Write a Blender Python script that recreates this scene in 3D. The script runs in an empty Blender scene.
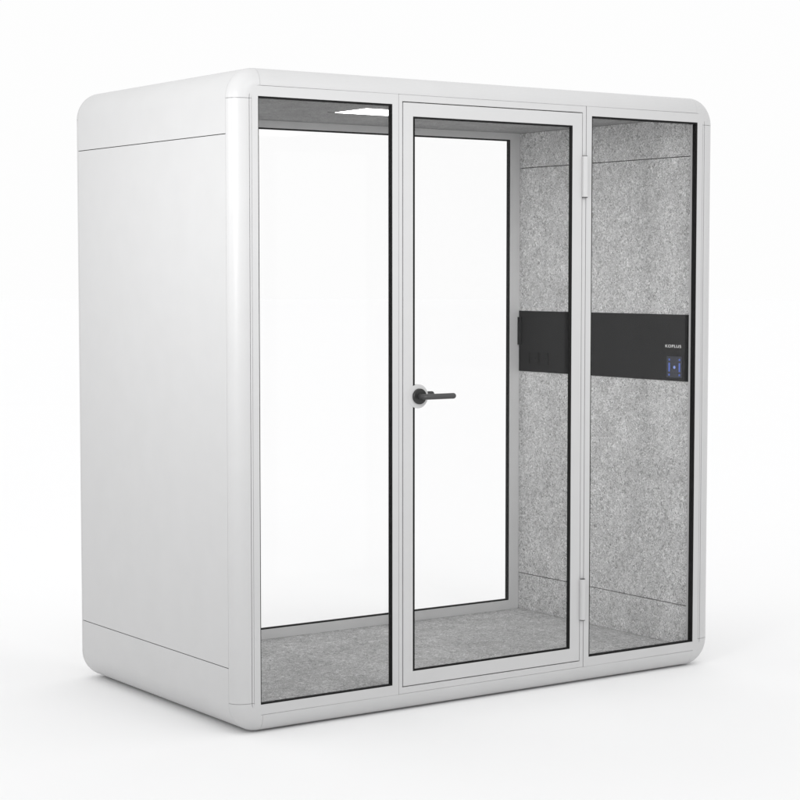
import bpy, bmesh, math
from mathutils import Vector

S = bpy.context.scene
COL = S.collection
PI = math.pi

# ---------------------------------------------------------------- dimensions
W, D, T = 2.246, 1.256, 2.302          # overall width, depth, height
CR = 0.107                             # corner radius seen from the front
AV, AH = 0.0726, 0.0620                # rounded trim width: upright / horizontal
BY = 0.050                             # trim depth
ZL, ZU = 0.2295, 2.0738                # seams of the side cladding
WX0, WX1 = 0.0839, 2.1621              # inner faces of the felt walls
YB = 1.170                             # inner face of rear window frame
FZ, CZ = 0.070, 2.2285                 # carpet top / ceiling
FLOOR = -0.005

# ---------------------------------------------------------------- materials
def nodes(name):
    m = bpy.data.materials.new(name)
    m.use_nodes = True
    nt = m.node_tree
    return m, nt, nt.nodes['Principled BSDF']

def L(nt, a, b): nt.links.new(a, b)

def paint(name, col, rough=0.42, var=0.03, bump=0.02, scale=9.0, spec=0.5):
    m, nt, p = nodes(name)
    tc = nt.nodes.new('ShaderNodeTexCoord')
    n = nt.nodes.new('ShaderNodeTexNoise'); n.inputs['Scale'].default_value = scale
    n.inputs['Detail'].default_value = 4
    L(nt, tc.outputs['Object'], n.inputs['Vector'])
    r = nt.nodes.new('ShaderNodeValToRGB')
    r.color_ramp.elements[0].position = 0.3; r.color_ramp.elements[1].position = 0.7
    r.color_ramp.elements[0].color = tuple(c * (1 - var) for c in col) + (1,)
    r.color_ramp.elements[1].color = tuple(min(1, c * (1 + var)) for c in col) + (1,)
    L(nt, n.outputs['Fac'], r.inputs['Fac']); L(nt, r.outputs['Color'], p.inputs['Base Color'])
    p.inputs['Roughness'].default_value = rough
    p.inputs['Specular IOR Level'].default_value = spec
    if bump <= 0: return m
    n2 = nt.nodes.new('ShaderNodeTexNoise'); n2.inputs['Scale'].default_value = 900
    L(nt, tc.outputs['Object'], n2.inputs['Vector'])
    b = nt.nodes.new('ShaderNodeBump'); b.inputs['Strength'].default_value = bump
    b.inputs['Distance'].default_value = 0.001
    L(nt, n2.outputs['Fac'], b.inputs['Height']); L(nt, b.outputs['Normal'], p.inputs['Normal'])
    return m

def felt(name, dark, mid, light, scale, stretch=(1, 1, 1), contrast=1.0):
    m, nt, p = nodes(name)
    tc = nt.nodes.new('ShaderNodeTexCoord')
    mp = nt.nodes.new('ShaderNodeMapping'); mp.inputs['Scale'].default_value = stretch
    L(nt, tc.outputs['Object'], mp.inputs['Vector'])
    # warped fibres
    w = nt.nodes.new('ShaderNodeTexNoise'); w.inputs['Scale'].default_value = scale * 0.8
    w.inputs['Detail'].default_value = 2
    L(nt, mp.outputs['Vector'], w.inputs['Vector'])
    ad = nt.nodes.new('ShaderNodeMixRGB'); ad.blend_type = 'LINEAR_LIGHT'
    ad.inputs['Fac'].default_value = 0.035
    L(nt, mp.outputs['Vector'], ad.inputs['Color1']); L(nt, w.outputs['Color'], ad.inputs['Color2'])
    n = nt.nodes.new('ShaderNodeTexNoise'); n.inputs['Scale'].default_value = scale
    n.inputs['Detail'].default_value = 3.0; n.inputs['Roughness'].default_value = 0.72
    n.inputs['Distortion'].default_value = 1.2
    L(nt, ad.outputs['Color'], n.inputs['Vector'])
    r = nt.nodes.new('ShaderNodeValToRGB')
    e = r.color_ramp.elements
    e[0].position = 0.5 - 0.17 / contrast; e[0].color = (dark,) * 3 + (1,)
    e[1].position = 0.5 + 0.17 / contrast; e[1].color = (light,) * 3 + (1,)
    q = e.new(0.5); q.color = (mid,) * 3 + (1,)
    L(nt, n.outputs['Fac'], r.inputs['Fac'])
    # broad soft clouding
    big = nt.nodes.new('ShaderNodeTexNoise'); big.inputs['Scale'].default_value = 7
    big.inputs['Detail'].default_value = 3
    L(nt, tc.outputs['Object'], big.inputs['Vector'])
    mr = nt.nodes.new('ShaderNodeMapRange')
    mr.inputs['From Min'].default_value = 0.3; mr.inputs['From Max'].default_value = 0.7
    mr.inputs['To Min'].default_value = 0.90; mr.inputs['To Max'].default_value = 1.08
    L(nt, big.outputs['Fac'], mr.inputs['Value'])
    mu = nt.nodes.new('ShaderNodeMixRGB'); mu.blend_type = 'MULTIPLY'; mu.inputs['Fac'].default_value = 1
    L(nt, r.outputs['Color'], mu.inputs['Color1']); L(nt, mr.outputs['Result'], mu.inputs['Color2'])
    L(nt, mu.outputs['Color'], p.inputs['Base Color'])
    p.inputs['Roughness'].default_value = 0.95
    p.inputs['Specular IOR Level'].default_value = 0.15
    fb = nt.nodes.new('ShaderNodeTexNoise'); fb.inputs['Scale'].default_value = scale * 4
    fb.inputs['Detail'].default_value = 3
    L(nt, tc.outputs['Object'], fb.inputs['Vector'])
    b = nt.nodes.new('ShaderNodeBump'); b.inputs['Strength'].default_value = 0.5
    b.inputs['Distance'].default_value = 0.002
    L(nt, fb.outputs['Fac'], b.inputs['Height']); L(nt, b.outputs['Normal'], p.inputs['Normal'])
    return m

M = {}
M['shell'] = paint('white_powder_coat', (0.53, 0.53, 0.532), 0.38, 0.012, 0.03)
M['frame'] = paint('white_frame_paint', (0.53, 0.53, 0.532), 0.38, 0.012, 0.03)
M['liner'] = paint('grey_joint_liner', (0.16, 0.16, 0.16), 0.8, 0.05, 0)
M['gasket'] = paint('black_rubber', (0.010, 0.010, 0.010), 0.7, 0.1, 0, spec=0.12)
M['black'] = paint('black_metal', (0.016, 0.016, 0.016), 0.35, 0.08, 0.05)
M['lever'] = paint('dark_grey_metal', (0.045, 0.045, 0.046), 0.38, 0.08, 0.05)
M['panel'] = paint('charcoal_panel', (0.018, 0.018, 0.0185), 0.6, 0.05, 0, spec=0.12)
M['screen'] = paint('navy_screen', (0.006, 0.010, 0.030), 0.25, 0.05, 0)
M['backframe'] = paint('grey_rear_frame', (0.66, 0.66, 0.66), 0.45, 0.015, 0.03)
M['wall'] = felt('grey_felt_wall', 0.21, 0.63, 1.00, 86, contrast=1.3)
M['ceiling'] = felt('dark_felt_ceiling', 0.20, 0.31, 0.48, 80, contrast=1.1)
M['carpet'] = felt('grey_carpet', 0.24, 0.47, 0.80, 78, contrast=1.25)

def emis(name, col, s):
    m, nt, p = nodes(name)
    p.inputs['Base Color'].default_value = (*col, 1)
    p.inputs['Emission Color'].default_value = (*col, 1)
    p.inputs['Emission Strength'].default_value = s
    return m
M['light'] = emis('ceiling_light_glow', (1.0, 1.0, 1.0), 5.5)
M['print'] = emis('glowing_white_print', (0.75, 0.75, 0.75), 0.15)  # printed letters, no lamp: a faint glow is added to their white
M['blue'] = emis('blue_display_marks', (0.07, 0.12, 0.42), 0.35)
M['paleblue'] = emis('pale_blue_display_dot', (0.22, 0.30, 0.65), 0.35)

def glass(name, refl):
    m = bpy.data.materials.new(name); m.use_nodes = True
    nt = m.node_tree; nt.nodes.clear()
    o = nt.nodes.new('ShaderNodeOutputMaterial')
    t = nt.nodes.new('ShaderNodeBsdfTransparent'); t.inputs['Color'].default_value = (1.0, 1.0, 1.0, 1)
    g = nt.nodes.new('ShaderNodeBsdfGlossy'); g.inputs['Roughness'].default_value = 0.02
    f = nt.nodes.new('ShaderNodeFresnel'); f.inputs['IOR'].default_value = 1.3
    mu = nt.nodes.new('ShaderNodeMath'); mu.operation = 'MULTIPLY'; mu.inputs[1].default_value = refl
    mx = nt.nodes.new('ShaderNodeMixShader')
    L(nt, f.outputs[0], mu.inputs[0]); L(nt, mu.outputs[0], mx.inputs[0])
    L(nt, t.outputs[0], mx.inputs[1]); L(nt, g.outputs[0], mx.inputs[2])
    L(nt, mx.outputs[0], o.inputs['Surface'])
    return m
M['glass'] = glass('clear_glass', 0.4)

# white seamless studio floor
m, nt, p = nodes('white_seamless_floor')
tc = nt.nodes.new('ShaderNodeTexCoord'); n = nt.nodes.new('ShaderNodeTexNoise')
n.inputs['Scale'].default_value = 0.8
r = nt.nodes.new('ShaderNodeValToRGB')
r.color_ramp.elements[0].color = (0.906, 0.906, 0.908, 1); r.color_ramp.elements[1].color = (0.912, 0.912, 0.914, 1)
L(nt, tc.outputs['Object'], n.inputs['Vector']); L(nt, n.outputs['Fac'], r.inputs['Fac'])
L(nt, r.outputs['Color'], p.inputs['Base Color'])
p.inputs['Roughness'].default_value = 0.9; p.inputs['Specular IOR Level'].default_value = 0.0
M['floor'] = m

# ---------------------------------------------------------------- mesh helpers
def obj(name, bm, mat, parent=None, smooth=False, bevel=0.0):
    bmesh.ops.recalc_face_normals(bm, faces=bm.faces[:])
    me = bpy.data.meshes.new(name); bm.to_mesh(me); bm.free()
    me.materials.append(mat)
    o = bpy.data.objects.new(name, me); COL.objects.link(o)
    if parent: o.parent = parent
    if smooth:
        for f in me.polygons: f.use_smooth = True
        md = o.modifiers.new('edges', 'EDGE_SPLIT'); md.split_angle = math.radians(32)
    if bevel:
        b = o.modifiers.new('soft_edges', 'BEVEL'); b.width = bevel; b.segments = 2
        b.limit_method = 'ANGLE'; b.angle_limit = math.radians(40)
    return o

def box(bm, x0, x1, y0, y1, z0, z1):
    v = [bm.verts.new((x, y, z)) for x in (x0, x1) for y in (y0, y1) for z in (z0, z1)]
    for f in ((0, 1, 3, 2), (4, 6, 7, 5), (0, 4, 5, 1), (2, 3, 7, 6), (0, 2, 6, 4), (1, 5, 7, 3)):
        bm.faces.new([v[i] for i in f])

def ring(bm, outer, inner, y0, y1):
    """frame between two closed loops (same length) of (x,z), from y0 to y1"""
    n = len(outer)
    vs = [[bm.verts.new((p[0], y, p[1])) for p in lp] for lp in (outer, inner) for y in (y0, y1)]
    o0, o1, i0, i1 = vs
    for k in range(n):
        j = (k + 1) % n
        bm.faces.new((o0[k], o0[j], i0[j], i0[k])); bm.faces.new((o1[k], i1[k], i1[j], o1[j]))
        bm.faces.new((o0[k], o1[k], o1[j], o0[j])); bm.faces.new((i0[k], i0[j], i1[j], i1[k]))

def rect(x0, x1, z0, z1): return [(x0, z0), (x1, z0), (x1, z1), (x0, z1)]

def rect_ring(bm, o, i, y0, y1): ring(bm, rect(*o), rect(*i), y0, y1)

def cyl(bm, p0, p1, r0, r1=None, n=32, caps=True):
    r1 = r0 if r1 is None else r1
    p0, p1 = Vector(p0), Vector(p1); d = (p1 - p0).normalized()
    a = Vector((0, 0, 1)) if abs(d.z) < .9 else Vector((1, 0, 0))
    u = d.cross(a).normalized(); w = d.cross(u)
    A = [bm.verts.new(p0 + r0 * (u * math.cos(t) + w * math.sin(t))) for t in [2 * PI * k / n for k in range(n)]]
    B = [bm.verts.new(p1 + r1 * (u * math.cos(t) + w * math.sin(t))) for t in [2 * PI * k / n for k in range(n)]]
    for k in range(n):
        j = (k + 1) % n; bm.faces.new((A[k], A[j], B[j], B[k]))
    if caps: bm.faces.new(A[::-1]); bm.faces.new(B)

def tube(bm, pts, radii, n=20):
    """swept tube with end caps; pts lie in one horizontal plane"""
    loops = []
    for i, p in enumerate(pts):
        a = pts[max(i - 1, 0)]; b = pts[min(i + 1, len(pts) - 1)]
        d = (Vector(b) - Vector(a)).normalized(); u = Vector((0, 0, 1)); w = d.cross(u)
        loops.append([bm.verts.new(Vector(p) + radii[i] * (u * math.cos(t) + w * math.sin(t)))
                      for t in [2 * PI * k / n for k in range(n)]])
    for A, B in zip(loops, loops[1:]):
        for k in range(n):
            j = (k + 1) % n; bm.faces.new((A[k], A[j], B[j], B[k]))
    bm.faces.new(loops[0][::-1]); bm.faces.new(loops[-1])

# outer outline of the booth, seen from the front: point, inward normal, blend (0 upright .. 1 horizontal)
def straight(p, q, nrm, h): return [(p[0], p[1], nrm[0], nrm[1], h), (q[0], q[1], nrm[0], nrm[1], h)]
def arc(cx, cz, a0, a1, n=20):
    out = []
    for k in range(n + 1):
        a = math.radians(a0 + (a1 - a0) * k / n)
        out.append((cx + CR * math.cos(a), cz + CR * math.sin(a), -math.cos(a), -math.sin(a), abs(math.sin(a)) ** 2))
    return out

def sweep(bm, path, prof, closed=False):
    """prof: function h -> closed list of (inset, y)"""
    loops = []
    for (x, z, nx, nz, h) in path:
        loops.append([bm.verts.new((x + nx * i, y, z + nz * i)) for (i, y) in prof(h)])
    n = len(loops[0]); m = len(loops)
    for a in range(m if closed else m - 1):
        A, B = loops[a], loops[(a + 1) % m]
        for k in range(n):
            j = (k + 1) % n; bm.faces.new((A[k], A[j], B[j], B[k]))
    if not closed: bm.faces.new(loops[0]); bm.faces.new(loops[-1][::-1])

def trim_prof(h, back=False):
    A = AV + (AH - AV) * h; a = 0.058                 # curved part, then a flat lip
    pts = []
    N = 14
    for k in range(N + 1):
        t = PI / 2 * k / N
        pts.append((a * (1 - math.cos(t)), BY * (1 - math.sin(t))))
    dg = 0.0045 * max(0, 1 - 8 * h) + 1e-5; g0 = a + (A - a) * .36; g1 = a + (A - a) * .52
    pts += [(g0, 0.0), (g0, dg), (g1, dg), (g1, 0.0), (A, 0.0), (A, 0.012), (a, 0.014)]
    for k in range(N, -1, -2):
        t = PI / 2 * k / N
        pts.append((0.005 + (a - .005) * (1 - math.cos(t)), 0.005 + (BY - 0.005) * (1 - math.sin(t))))
    if back: pts = [(i, D - y) for i, y in pts]
    return pts

def liner_prof(h):
    a = 0.058; o = 0.0065
    f = [(o + (a - o) * (1 - math.cos(t)), o + (BY - o) * (1 - math.sin(t))) for t in [PI / 2 * k / 8 for k in range(9)]]
    b = [(i, D - y) for i, y in f][::-1]
    return f + b + [(a, D - .03), (.03, D - .05), (.03, .05), (a, .03)]

G = 0.0013
TL = arc(CR, T - CR, 180, 90); TR = arc(W - CR, T - CR, 90, 0)
BR = arc(W - CR, CR, 0, -90); BL = arc(CR, CR, -90, -180)

# ---------------------------------------------------------------- booth
booth = bpy.data.objects.new('office_booth', None); COL.objects.link(booth)
booth.location = (0, 0, 0)
booth['label'] = 'white rounded soundproof office booth with glass front, grey felt inside and black door handle'
booth['category'] = 'office booth'

# joint liner (seen only as the thin dark line in the gaps between shell pieces)
bm = bmesh.new(); sweep(bm, TL + TR + BR + BL, liner_prof, closed=True)
obj('joint_liner', bm, M['liner'], booth, smooth=True)

# rounded front trim: two columns, two rails, four corner pieces
def front_back(name, path, label=None):
    bm = bmesh.new(); sweep(bm, path, trim_prof); o = obj(name, bm, M['shell'], booth, smooth=True)
    bm = bmesh.new(); sweep(bm, path, lambda h: trim_prof(h, True)); obj(name, bm, M['shell'], booth, smooth=True)
front_back('corner_column', straight((0, CR + G), (0, T - CR - G), (1, 0), 0))
front_back('corner_column', straight((W, T - CR - G), (W, CR + G), (-1, 0), 0))
front_back('trim_rail', straight((CR + G * .6, T), (W - CR - G * .3, T), (0, -1), 1))
front_back('trim_rail', straight((W - CR - G * .3, 0), (CR + G * .6, 0), (0, 1), 1))
for P in (TL, TR, BR, BL): front_back('trim_corner', P)

# cladding between front and rear trim
def clad_prof(h): return [(0, BY + .0010), (0, D - BY - .0010), (.0045, D - BY - .0010), (.0045, BY + .0010)]
def clad(name, path, label):
    bm = bmesh.new(); sweep(bm, path, clad_prof); o = obj(name, bm, M['shell'], booth, smooth=True)
g = 0.0014
clad('roof_panel', [(0, ZU + g, 1, 0, 0)] + TL + TR + [(W, ZU + g, -1, 0, 0)], '')
clad('side_panel', straight((0, ZL + g), (0, ZU - g), (1, 0), 0), '')
clad('side_panel', straight((W, ZU - g), (W, ZL + g), (-1, 0), 0), '')
clad('base_panel', [(W, ZL - g, -1, 0, 0)] + BR + BL + [(0, ZL - g, 1, 0, 0)], '')

# rounded outline of the flat face frame inside the trim
def face_corner(cx, cz, a0, a1, n=20):
    out = []
    for k in range(n + 1):
        a = math.radians(a0 + (a1 - a0) * k / n); h = math.sin(a) ** 2
        e = 0.0012 * abs(math.cos(2 * a)) ** 16
        r = CR - (AV + (AH - AV) * h) - e
        out.append((cx + r * math.cos(a), cz + r * math.sin(a)))
    return out

# --- fixed front windows -------------------------------------------------
FX0, FX1, FZ0, FZ1 = AV, W - AV, AH, T - AH
YF = 0.040
def half_frame_outer(left):
    """loop whose points pair up with a rectangle hole"""
    if left:
        a = face_corner(CR, T - CR, 90, 180); b = face_corner(CR, CR, 180, 270)
        x = 0.6830
        return a, b, x
    a = face_corner(W - CR, T - CR, 90, 0); b = face_corner(W - CR, CR, 0, -90)
    return a, b, 1.5629

def fixed_window(left, hole, label):
    a, b, x = half_frame_outer(left)
    n = len(a)
    ze = 0.0005
    outer = [(x, FZ1 - ze)] + a + b + [(x, FZ0 + ze)]
    hx0, hx1, hz0, hz1 = hole
    wall, free = (hx0, hx1) if left else (hx1, hx0)
    inner = [(free, hz1)] + [(wall, hz1)] * n + [(wall, hz0)] * n + [(free, hz0)]
    bm = bmesh.new(); ring(bm, outer, inner, 0.0, 0.0240)
    bmesh.ops.remove_doubles(bm, verts=bm.verts[:], dist=1e-6)
    e1 = 0.020 if left else 0.019                      # deeper part of the profile, set back from the glass edge
    o2 = (0.0745, x) if left else (x, W - 0.0745)
    i2 = (hx0 + (-e1 * .2), hx1 + e1) if left else (hx0 - e1, hx1)
    rect_ring(bm, (*o2, FZ0 + .002, FZ1 - .002), (*i2, hz0 - .004, hz1 + .004), 0.0240, YF)
    bmesh.ops.remove_doubles(bm, verts=bm.verts[:], dist=1e-7)
    fr = obj('front_window', bm, M['frame'], booth)
    fr['label'] = label
    bm = bmesh.new(); w = 0.0050
    rect_ring(bm, (hx0, hx1, hz0, hz1), (hx0 + (w if not left else .0035), hx1 - (w if left else .0062), hz0 + .0050, hz1 - .0065), 0.0012, 0.017 if left else 0.022)
    obj('gasket', bm, M['gasket'], fr)
    bm = bmesh.new(); yg = 0.0172 if left else 0.0222; box(bm, hx0 + .001, hx1 - .001, yg, yg + .006, hz0 + .001, hz1 - .001)
    obj('glass', bm, M['glass'], fr)
fixed_window(True, (0.0990, 0.6563, 0.0989, 2.2030), 'narrow fixed glass pane beside the door handle, left of the door')
fixed_window(False, (1.5893, 2.1439, 0.0989, 2.2030), 'narrow fixed glass pane on the hinge side of the door')

# --- door frame ------------------------------------------------------------
bm = bmesh.new()
dfx0, dfx1 = 0.6845, 1.5606
rect_ring(bm, (dfx0, dfx1, FZ0 + .0005, FZ1 - .0005), (0.7002, 1.5438, 0.0868, 2.2150), 0.0, YF + .002)
obj('door_frame', bm, M['frame'], booth, bevel=0.0012)
bm = bmesh.new()      # rebate the leaf closes against (dark joint)
rect_ring(bm, (0.6990, 1.5450, 0.0856, 2.2162), (0.7300, 1.5150, 0.1150, 2.1880), 0.0425, 0.047)
obj('door_seal', bm, M['gasket'], booth)
# joints between the window frames
for q in ((0.6768, 0.6940), (1.5500, 1.5690)):
    bm = bmesh.new(); box(bm, *q, 0.0475, 0.056, FZ0 + .012, FZ1 - .012)
    obj('post_liner', bm, M['liner'], booth)

# --- door -------------------------------------------------------------------
bm = bmesh.new()
rect_ring(bm, (0.7035, 1.5412, 0.0900, 2.2118), (0.7466, 1.4935, 0.1414, 2.1627), -0.001, 0.0165)
rect_ring(bm, (0.7040, 1.5407, 0.0905, 2.2113), (0.7300, 1.5150, 0.1250, 2.1790), 0.0167, 0.038)
door = obj('door', bm, M['frame'], booth, bevel=0.0015)
bm = bmesh.new()
rect_ring(bm, (0.7462, 1.4939, 0.1410, 2.1631), (0.7466 + .0085, 1.4935 - .0095, 0.1414 + .0065, 2.1627 - .0065), 0.0005, 0.0095)
obj('gasket', bm, M['gasket'], door)
bm = bmesh.new(); box(bm, 0.748, 1.492, 0.0098, 0.0158, 0.143, 2.161)
obj('glass', bm, M['glass'], door)

# round lock mount and lever handle, outside and inside
HX, HZ = 0.7690, 1.1515
bm = bmesh.new(); cyl(bm, (HX, -0.0016, HZ), (HX, 0.0096, HZ), 0.0440, n=64)
cyl(bm, (HX, 0.0160, HZ), (HX, 0.042, HZ), 0.0380, n=64)
obj('lock_plate', bm, M['frame'], door, smooth=True)
def lever(sy):
    y0 = -0.0018 if sy < 0 else 0.0422
    def Y(d): return y0 + sy * d
    bm = bmesh.new(); cyl(bm, (HX + .003, Y(0), HZ), (HX + .003, Y(.008), HZ), 0.0285, n=48)
    cyl(bm, (HX + .003, Y(.008), HZ), (HX + .003, Y(.0095), HZ), 0.0285, 0.0270, n=48)
    hr = obj('handle', bm, M['black'], door, smooth=True)
    bm = bmesh.new(); R = 0.0105
    pts = [(HX + .003, Y(.0096), HZ), (HX + .003, Y(.030), HZ)]; rad = [R, R]
    for k in range(1, 7):
        a = PI / 2 * k / 6
        pts.append((HX + .003 + .016 * (1 - math.cos(a)), Y(.030 + .016 * math.sin(a)), HZ)); rad.append(R)
    xe = HX + 0.1245
    pts.append((xe, Y(.046), HZ)); rad.append(R)
    for k in range(1, 6):
        a = PI / 2 * k / 6
        pts.append((xe + R * math.sin(a), Y(.046), HZ)); rad.append(R * math.cos(a))
    tube(bm, pts, rad, 24)
    obj('lever', bm, M['lever'], door, smooth=True)
lever(-1); lever(1)

# barrel hinges
def hinge(z0, z1):
    bm = bmesh.new(); x, y = 1.5512, -0.0065
    r = 0.0125; zm = (z0 + z1) / 2
    cyl(bm, (x, y, z0 + .0010), (x, y, z1 - .0010), r, n=40)
    cyl(bm, (x, y, z0), (x, y, z0 + .0010), r - .001, r, n=40); cyl(bm, (x, y, z1 - .001), (x, y, z1), r, r - .001, n=40)
    obj('hinge', bm, M['frame'], door, smooth=True)
    bm = bmesh.new(); cyl(bm, (x, y, z0 - .0030), (x, y, z0 - .0001), .0105, n=32)
    obj('hinge_pin', bm, M['lever'], door, smooth=True)
    bm = bmesh.new(); cyl(bm, (x, y, z1 + .0001), (x, y, z1 + .0022), .0095, n=32)
    obj('hinge_pin', bm, M['lever'], door, smooth=True)
hinge(1.8920, 2.0475); hinge(0.2510, 0.4100)

# --- rear window ---------------------------------------------------------------
bm = bmesh.new()
a = face_corner(CR, T - CR, 90, 180); b = face_corner(CR, CR, 180, 270)
c_ = face_corner(W - CR, CR, -90, 0); d_ = face_corner(W - CR, T - CR, 0, 90)
n = len(a)
bh = (0.1390, 2.1069, 0.1117, 2.1986)
ring(bm, a + b + c_ + d_, [(bh[0], bh[3])] * n + [(bh[0], bh[2])] * n + [(bh[1], bh[2])] * n + [(bh[1], bh[3])] * n, YB, YB + 0.0165)
bmesh.ops.remove_doubles(bm, verts=bm.verts[:], dist=1e-6)
rect_ring(bm, (AV + .004, W - AV - .004, AH + .003, T - AH - .003), (bh[0] - .040, bh[1] + .040, bh[2] - .012, bh[3] + .014), YB + 0.0167, D - 0.012)
rw = obj('rear_window', bm, M['backframe'], booth)
bm = bmesh.new()
rect_ring(bm, bh, (bh[0] + .008, bh[1] - .008, bh[2] + .0055, bh[3] - .006), YB + .001, YB + .016)
obj('gasket', bm, M['gasket'], rw)
bm = bmesh.new(); box(bm, bh[0] + .001, bh[1] - .001, YB + .0162, YB + .0222, bh[2] + .001, bh[3] - .001)
obj('glass', bm, M['glass'], rw)

# --- inside: felt walls (three boards each), ceiling, carpet ---------------------
Y0, Y1 = 0.0425, YB - 0.0006
s = 0.0016
for (z0, z1) in ((FZ + .0005, 0.2348 - s), (0.2348 + s, 2.0728 - s), (2.0728 + s, CZ - .0005)):
    for (x0, x1) in ((WX1, WX1 + .016), (WX0 - .016, WX0)):
        bm = bmesh.new(); box(bm, x0, x1, Y0, Y1, z0, z1)
        obj('felt_board', bm, M['wall'], booth, bevel=0.0015)
for q in ((WX1 + .0162, WX1 + .020), (WX0 - .020, WX0 - .0162)):
    bm = bmesh.new(); box(bm, *q, Y0, Y1, FZ, CZ); obj('wall_backing', bm, M['gasket'], booth)

LX0, LX1, LY0, LY1 = 0.855, 1.391, 0.462, 0.684
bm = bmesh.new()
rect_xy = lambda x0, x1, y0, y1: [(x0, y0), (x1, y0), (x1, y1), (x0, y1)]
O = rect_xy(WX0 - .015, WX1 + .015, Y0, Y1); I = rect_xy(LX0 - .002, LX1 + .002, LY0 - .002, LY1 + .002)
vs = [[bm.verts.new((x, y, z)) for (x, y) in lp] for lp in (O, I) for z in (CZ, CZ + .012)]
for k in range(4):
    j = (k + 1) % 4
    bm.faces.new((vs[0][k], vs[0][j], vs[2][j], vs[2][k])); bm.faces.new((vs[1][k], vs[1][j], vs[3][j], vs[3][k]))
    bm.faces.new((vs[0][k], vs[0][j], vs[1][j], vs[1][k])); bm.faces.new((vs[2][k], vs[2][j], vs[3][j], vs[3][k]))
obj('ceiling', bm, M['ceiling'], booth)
bm = bmesh.new(); box(bm, LX0, LX1, LY0, LY1, CZ - .001, CZ + .010)
obj('ceiling_light', bm, M['light'], booth)
bm = bmesh.new()      # slim dark rim and service slot beside the light
box(bm, LX0 - .035, LX0 - .0025, LY1 - .002, LY1 + .004, CZ - .0012, CZ - .0002)
obj('ceiling_slot', bm, M['gasket'], booth)
bm = bmesh.new(); box(bm, WX0 - .015, WX1 + .015, Y0, Y1, FZ - .015, FZ)
obj('carpet', bm, M['carpet'], booth)

# --- black equipment panel on the wall ---------------------------------------------
PX = WX1 - 0.0030
bm = bmesh.new(); box(bm, PX, WX1 - .0001, Y0 + .002, Y1 - .0010, 1.1578, 1.4307)
pan = obj('control_panel', bm, M['panel'], booth, bevel=0.0005)
bm = bmesh.new(); box(bm, PX - .0085, PX - .0001, 1.1480, 1.1690, 1.277, 1.402)
obj('cable_cover', bm, M['panel'], pan, bevel=0.001)
def wall_ring(bm, y0, y1, z0, z1, w, x0, x1):
    for (a_, b_, c2, d2) in ((y0, y1, z0, z0 + w), (y0, y1, z1 - w, z1), (y0, y0 + w, z0 + w, z1 - w), (y1 - w, y1, z0 + w, z1 - w)):
        box(bm, x0, x1, a_, b_, c2, d2)
for (y0, y1) in ((1.028, 1.092), (0.9585, 1.0225)):        # power sockets
    bm = bmesh.new(); wall_ring(bm, y0, y1, 1.192, 1.246, .0028, PX - .0016, PX - .0001)
    cyl(bm, (PX - .0012, (y0 + y1) / 2 - .012, 1.219), (PX - .0001, (y0 + y1) / 2 - .012, 1.219), .004, n=16)
    cyl(bm, (PX - .0012, (y0 + y1) / 2 + .012, 1.219), (PX - .0001, (y0 + y1) / 2 + .012, 1.219), .004, n=16)
    obj('power_socket', bm, M['gasket'], pan)
# touch control with bracket-shaped marks
ty0, ty1, tz0, tz1 = 0.0935, 0.184, 1.171, 1.259
bm = bmesh.new(); box(bm, PX - .0016, PX - .0001, ty0, ty1, tz0, tz1)
ts = obj('touch_control', bm, M['screen'], pan, bevel=0.0004)
xs0, xs1 = PX - .0024, PX - .0017
for yc in (0.1680, 0.1070):
    for (hw, za, zb) in ((.0045, 1.196, 1.232), (.0040, 1.241, 1.249), (.0040, 1.179, 1.187)):
        bm = bmesh.new(); box(bm, xs0, xs1, yc - hw, yc + hw, za, zb)
        obj('display_mark', bm, M['blue'], ts)
bm = bmesh.new(); cyl(bm, (xs0, .1375, 1.214), (xs1, .1375, 1.214), .0065, n=24)
obj('display_dot', bm, M['paleblue'], ts)
# lettering
cu = bpy.data.curves.new('logo_lettering', 'FONT'); cu.body = 'KOPLUS'; cu.size = 0.0168; cu.offset = 0.0001; cu.space_character = 1.12
cu.extrude = 0.0003; cu.align_x = 'CENTER'; cu.align_y = 'CENTER'
to = bpy.data.objects.new('tmp_text', cu); COL.objects.link(to)
bpy.context.view_layer.update()
me = bpy.data.meshes.new_from_object(to.evaluated_get(bpy.context.evaluated_depsgraph_get()))
bpy.data.objects.remove(to)
xs = [v.co.x for v in me.vertices]; k = 0.094 / (max(xs) - min(xs))
for v in me.vertices: v.co.x *= k
me.materials.clear(); me.materials.append(M['print'])
lo = bpy.data.objects.new('logo_lettering', me); COL.objects.link(lo); lo.parent = pan
lo.rotation_euler = (PI / 2, 0, -PI / 2); lo.location = (PX - .0012, 0.1465, 1.2998)

# ---------------------------------------------------------------- floor
bm = bmesh.new()
R = 120.0
v = [bm.verts.new((R * math.cos(2 * PI * k / 96), R * math.sin(2 * PI * k / 96), FLOOR)) for k in range(96)]
bm.faces.new(v)
fl = obj('floor', bm, M['floor']); fl['kind'] = 'structure'

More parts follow.
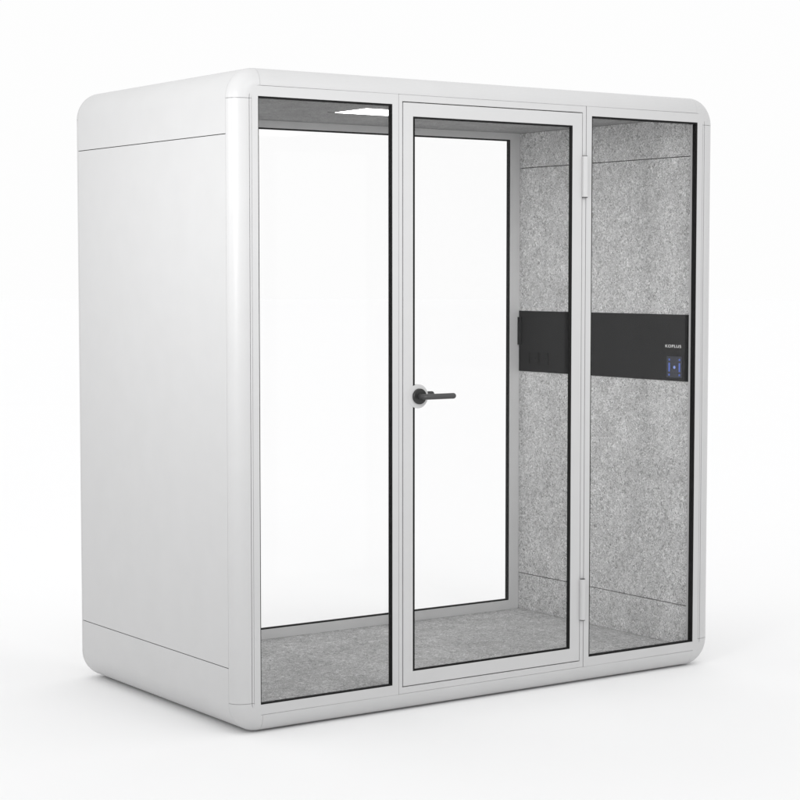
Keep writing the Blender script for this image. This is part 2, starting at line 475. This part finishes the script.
# ---------------------------------------------------------------- light
wd = bpy.data.worlds.new('World'); S.world = wd; wd.use_nodes = True
nt = wd.node_tree; bg = nt.nodes['Background']
tc = nt.nodes.new('ShaderNodeTexCoord'); sx = nt.nodes.new('ShaderNodeSeparateXYZ')
rp = nt.nodes.new('ShaderNodeValToRGB'); e = rp.color_ramp.elements
e[0].position = 0.0; e[0].color = (0.987, 0.987, 0.987, 1)
e[1].position = 1.0; e[1].color = (1.17, 1.17, 1.17, 1)
q = e.new(0.22); q.color = (0.987, 0.987, 0.987, 1)
L(nt, tc.outputs['Generated'], sx.inputs[0]); L(nt, sx.outputs['Z'], rp.inputs['Fac'])
L(nt, rp.outputs['Color'], bg.inputs['Color']); bg.inputs['Strength'].default_value = 1.0

def area(name, loc, target, size, power, col=(1, 1, 1), spread=180):
    l = bpy.data.lights.new(name, 'AREA'); l.shape = 'RECTANGLE'; l.size, l.size_y = size
    l.energy = power; l.color = col; l.spread = math.radians(spread)
    o = bpy.data.objects.new(name, l); COL.objects.link(o); o.location = loc
    o.rotation_euler = (Vector(target) - Vector(loc)).to_track_quat('-Z', 'Y').to_euler()
    return o
area('softbox_left', (-2.7, 0.50, 2.45), (0.0, 0.6, 2.10), (1.0, 1.0), 2.4, spread=62)
area('softbox_corner', (-2.5, -2.0, 2.30), (0.0, 0.0, 1.90), (0.6, 0.6), 7.0, spread=60)
area('softbox_front', (1.2, -3.2, 3.35), (1.1, 0.0, 1.85), (1.6, 1.0), 4.4, spread=64)

# ---------------------------------------------------------------- camera
cd = bpy.data.cameras.new('camera'); cam = bpy.data.objects.new('camera', cd); COL.objects.link(cam)
cam.location = (-3.3136, -5.7579, 1.5947)
cam.rotation_euler = (PI / 2 - 0.0646, 0, -0.6075)
cd.sensor_width = 36; cd.lens = math.exp(7.5708) / 800 * 36
cd.clip_start = 0.05; cd.clip_end = 1000
S.camera = cam
S.view_settings.view_transform = 'Standard'; S.view_settings.look = 'None'
S.view_settings.exposure = 0; S.view_settings.gamma = 1
S.cycles.transparent_max_bounces = 24; S.cycles.max_bounces = 12; S.cycles.diffuse_bounces = 6
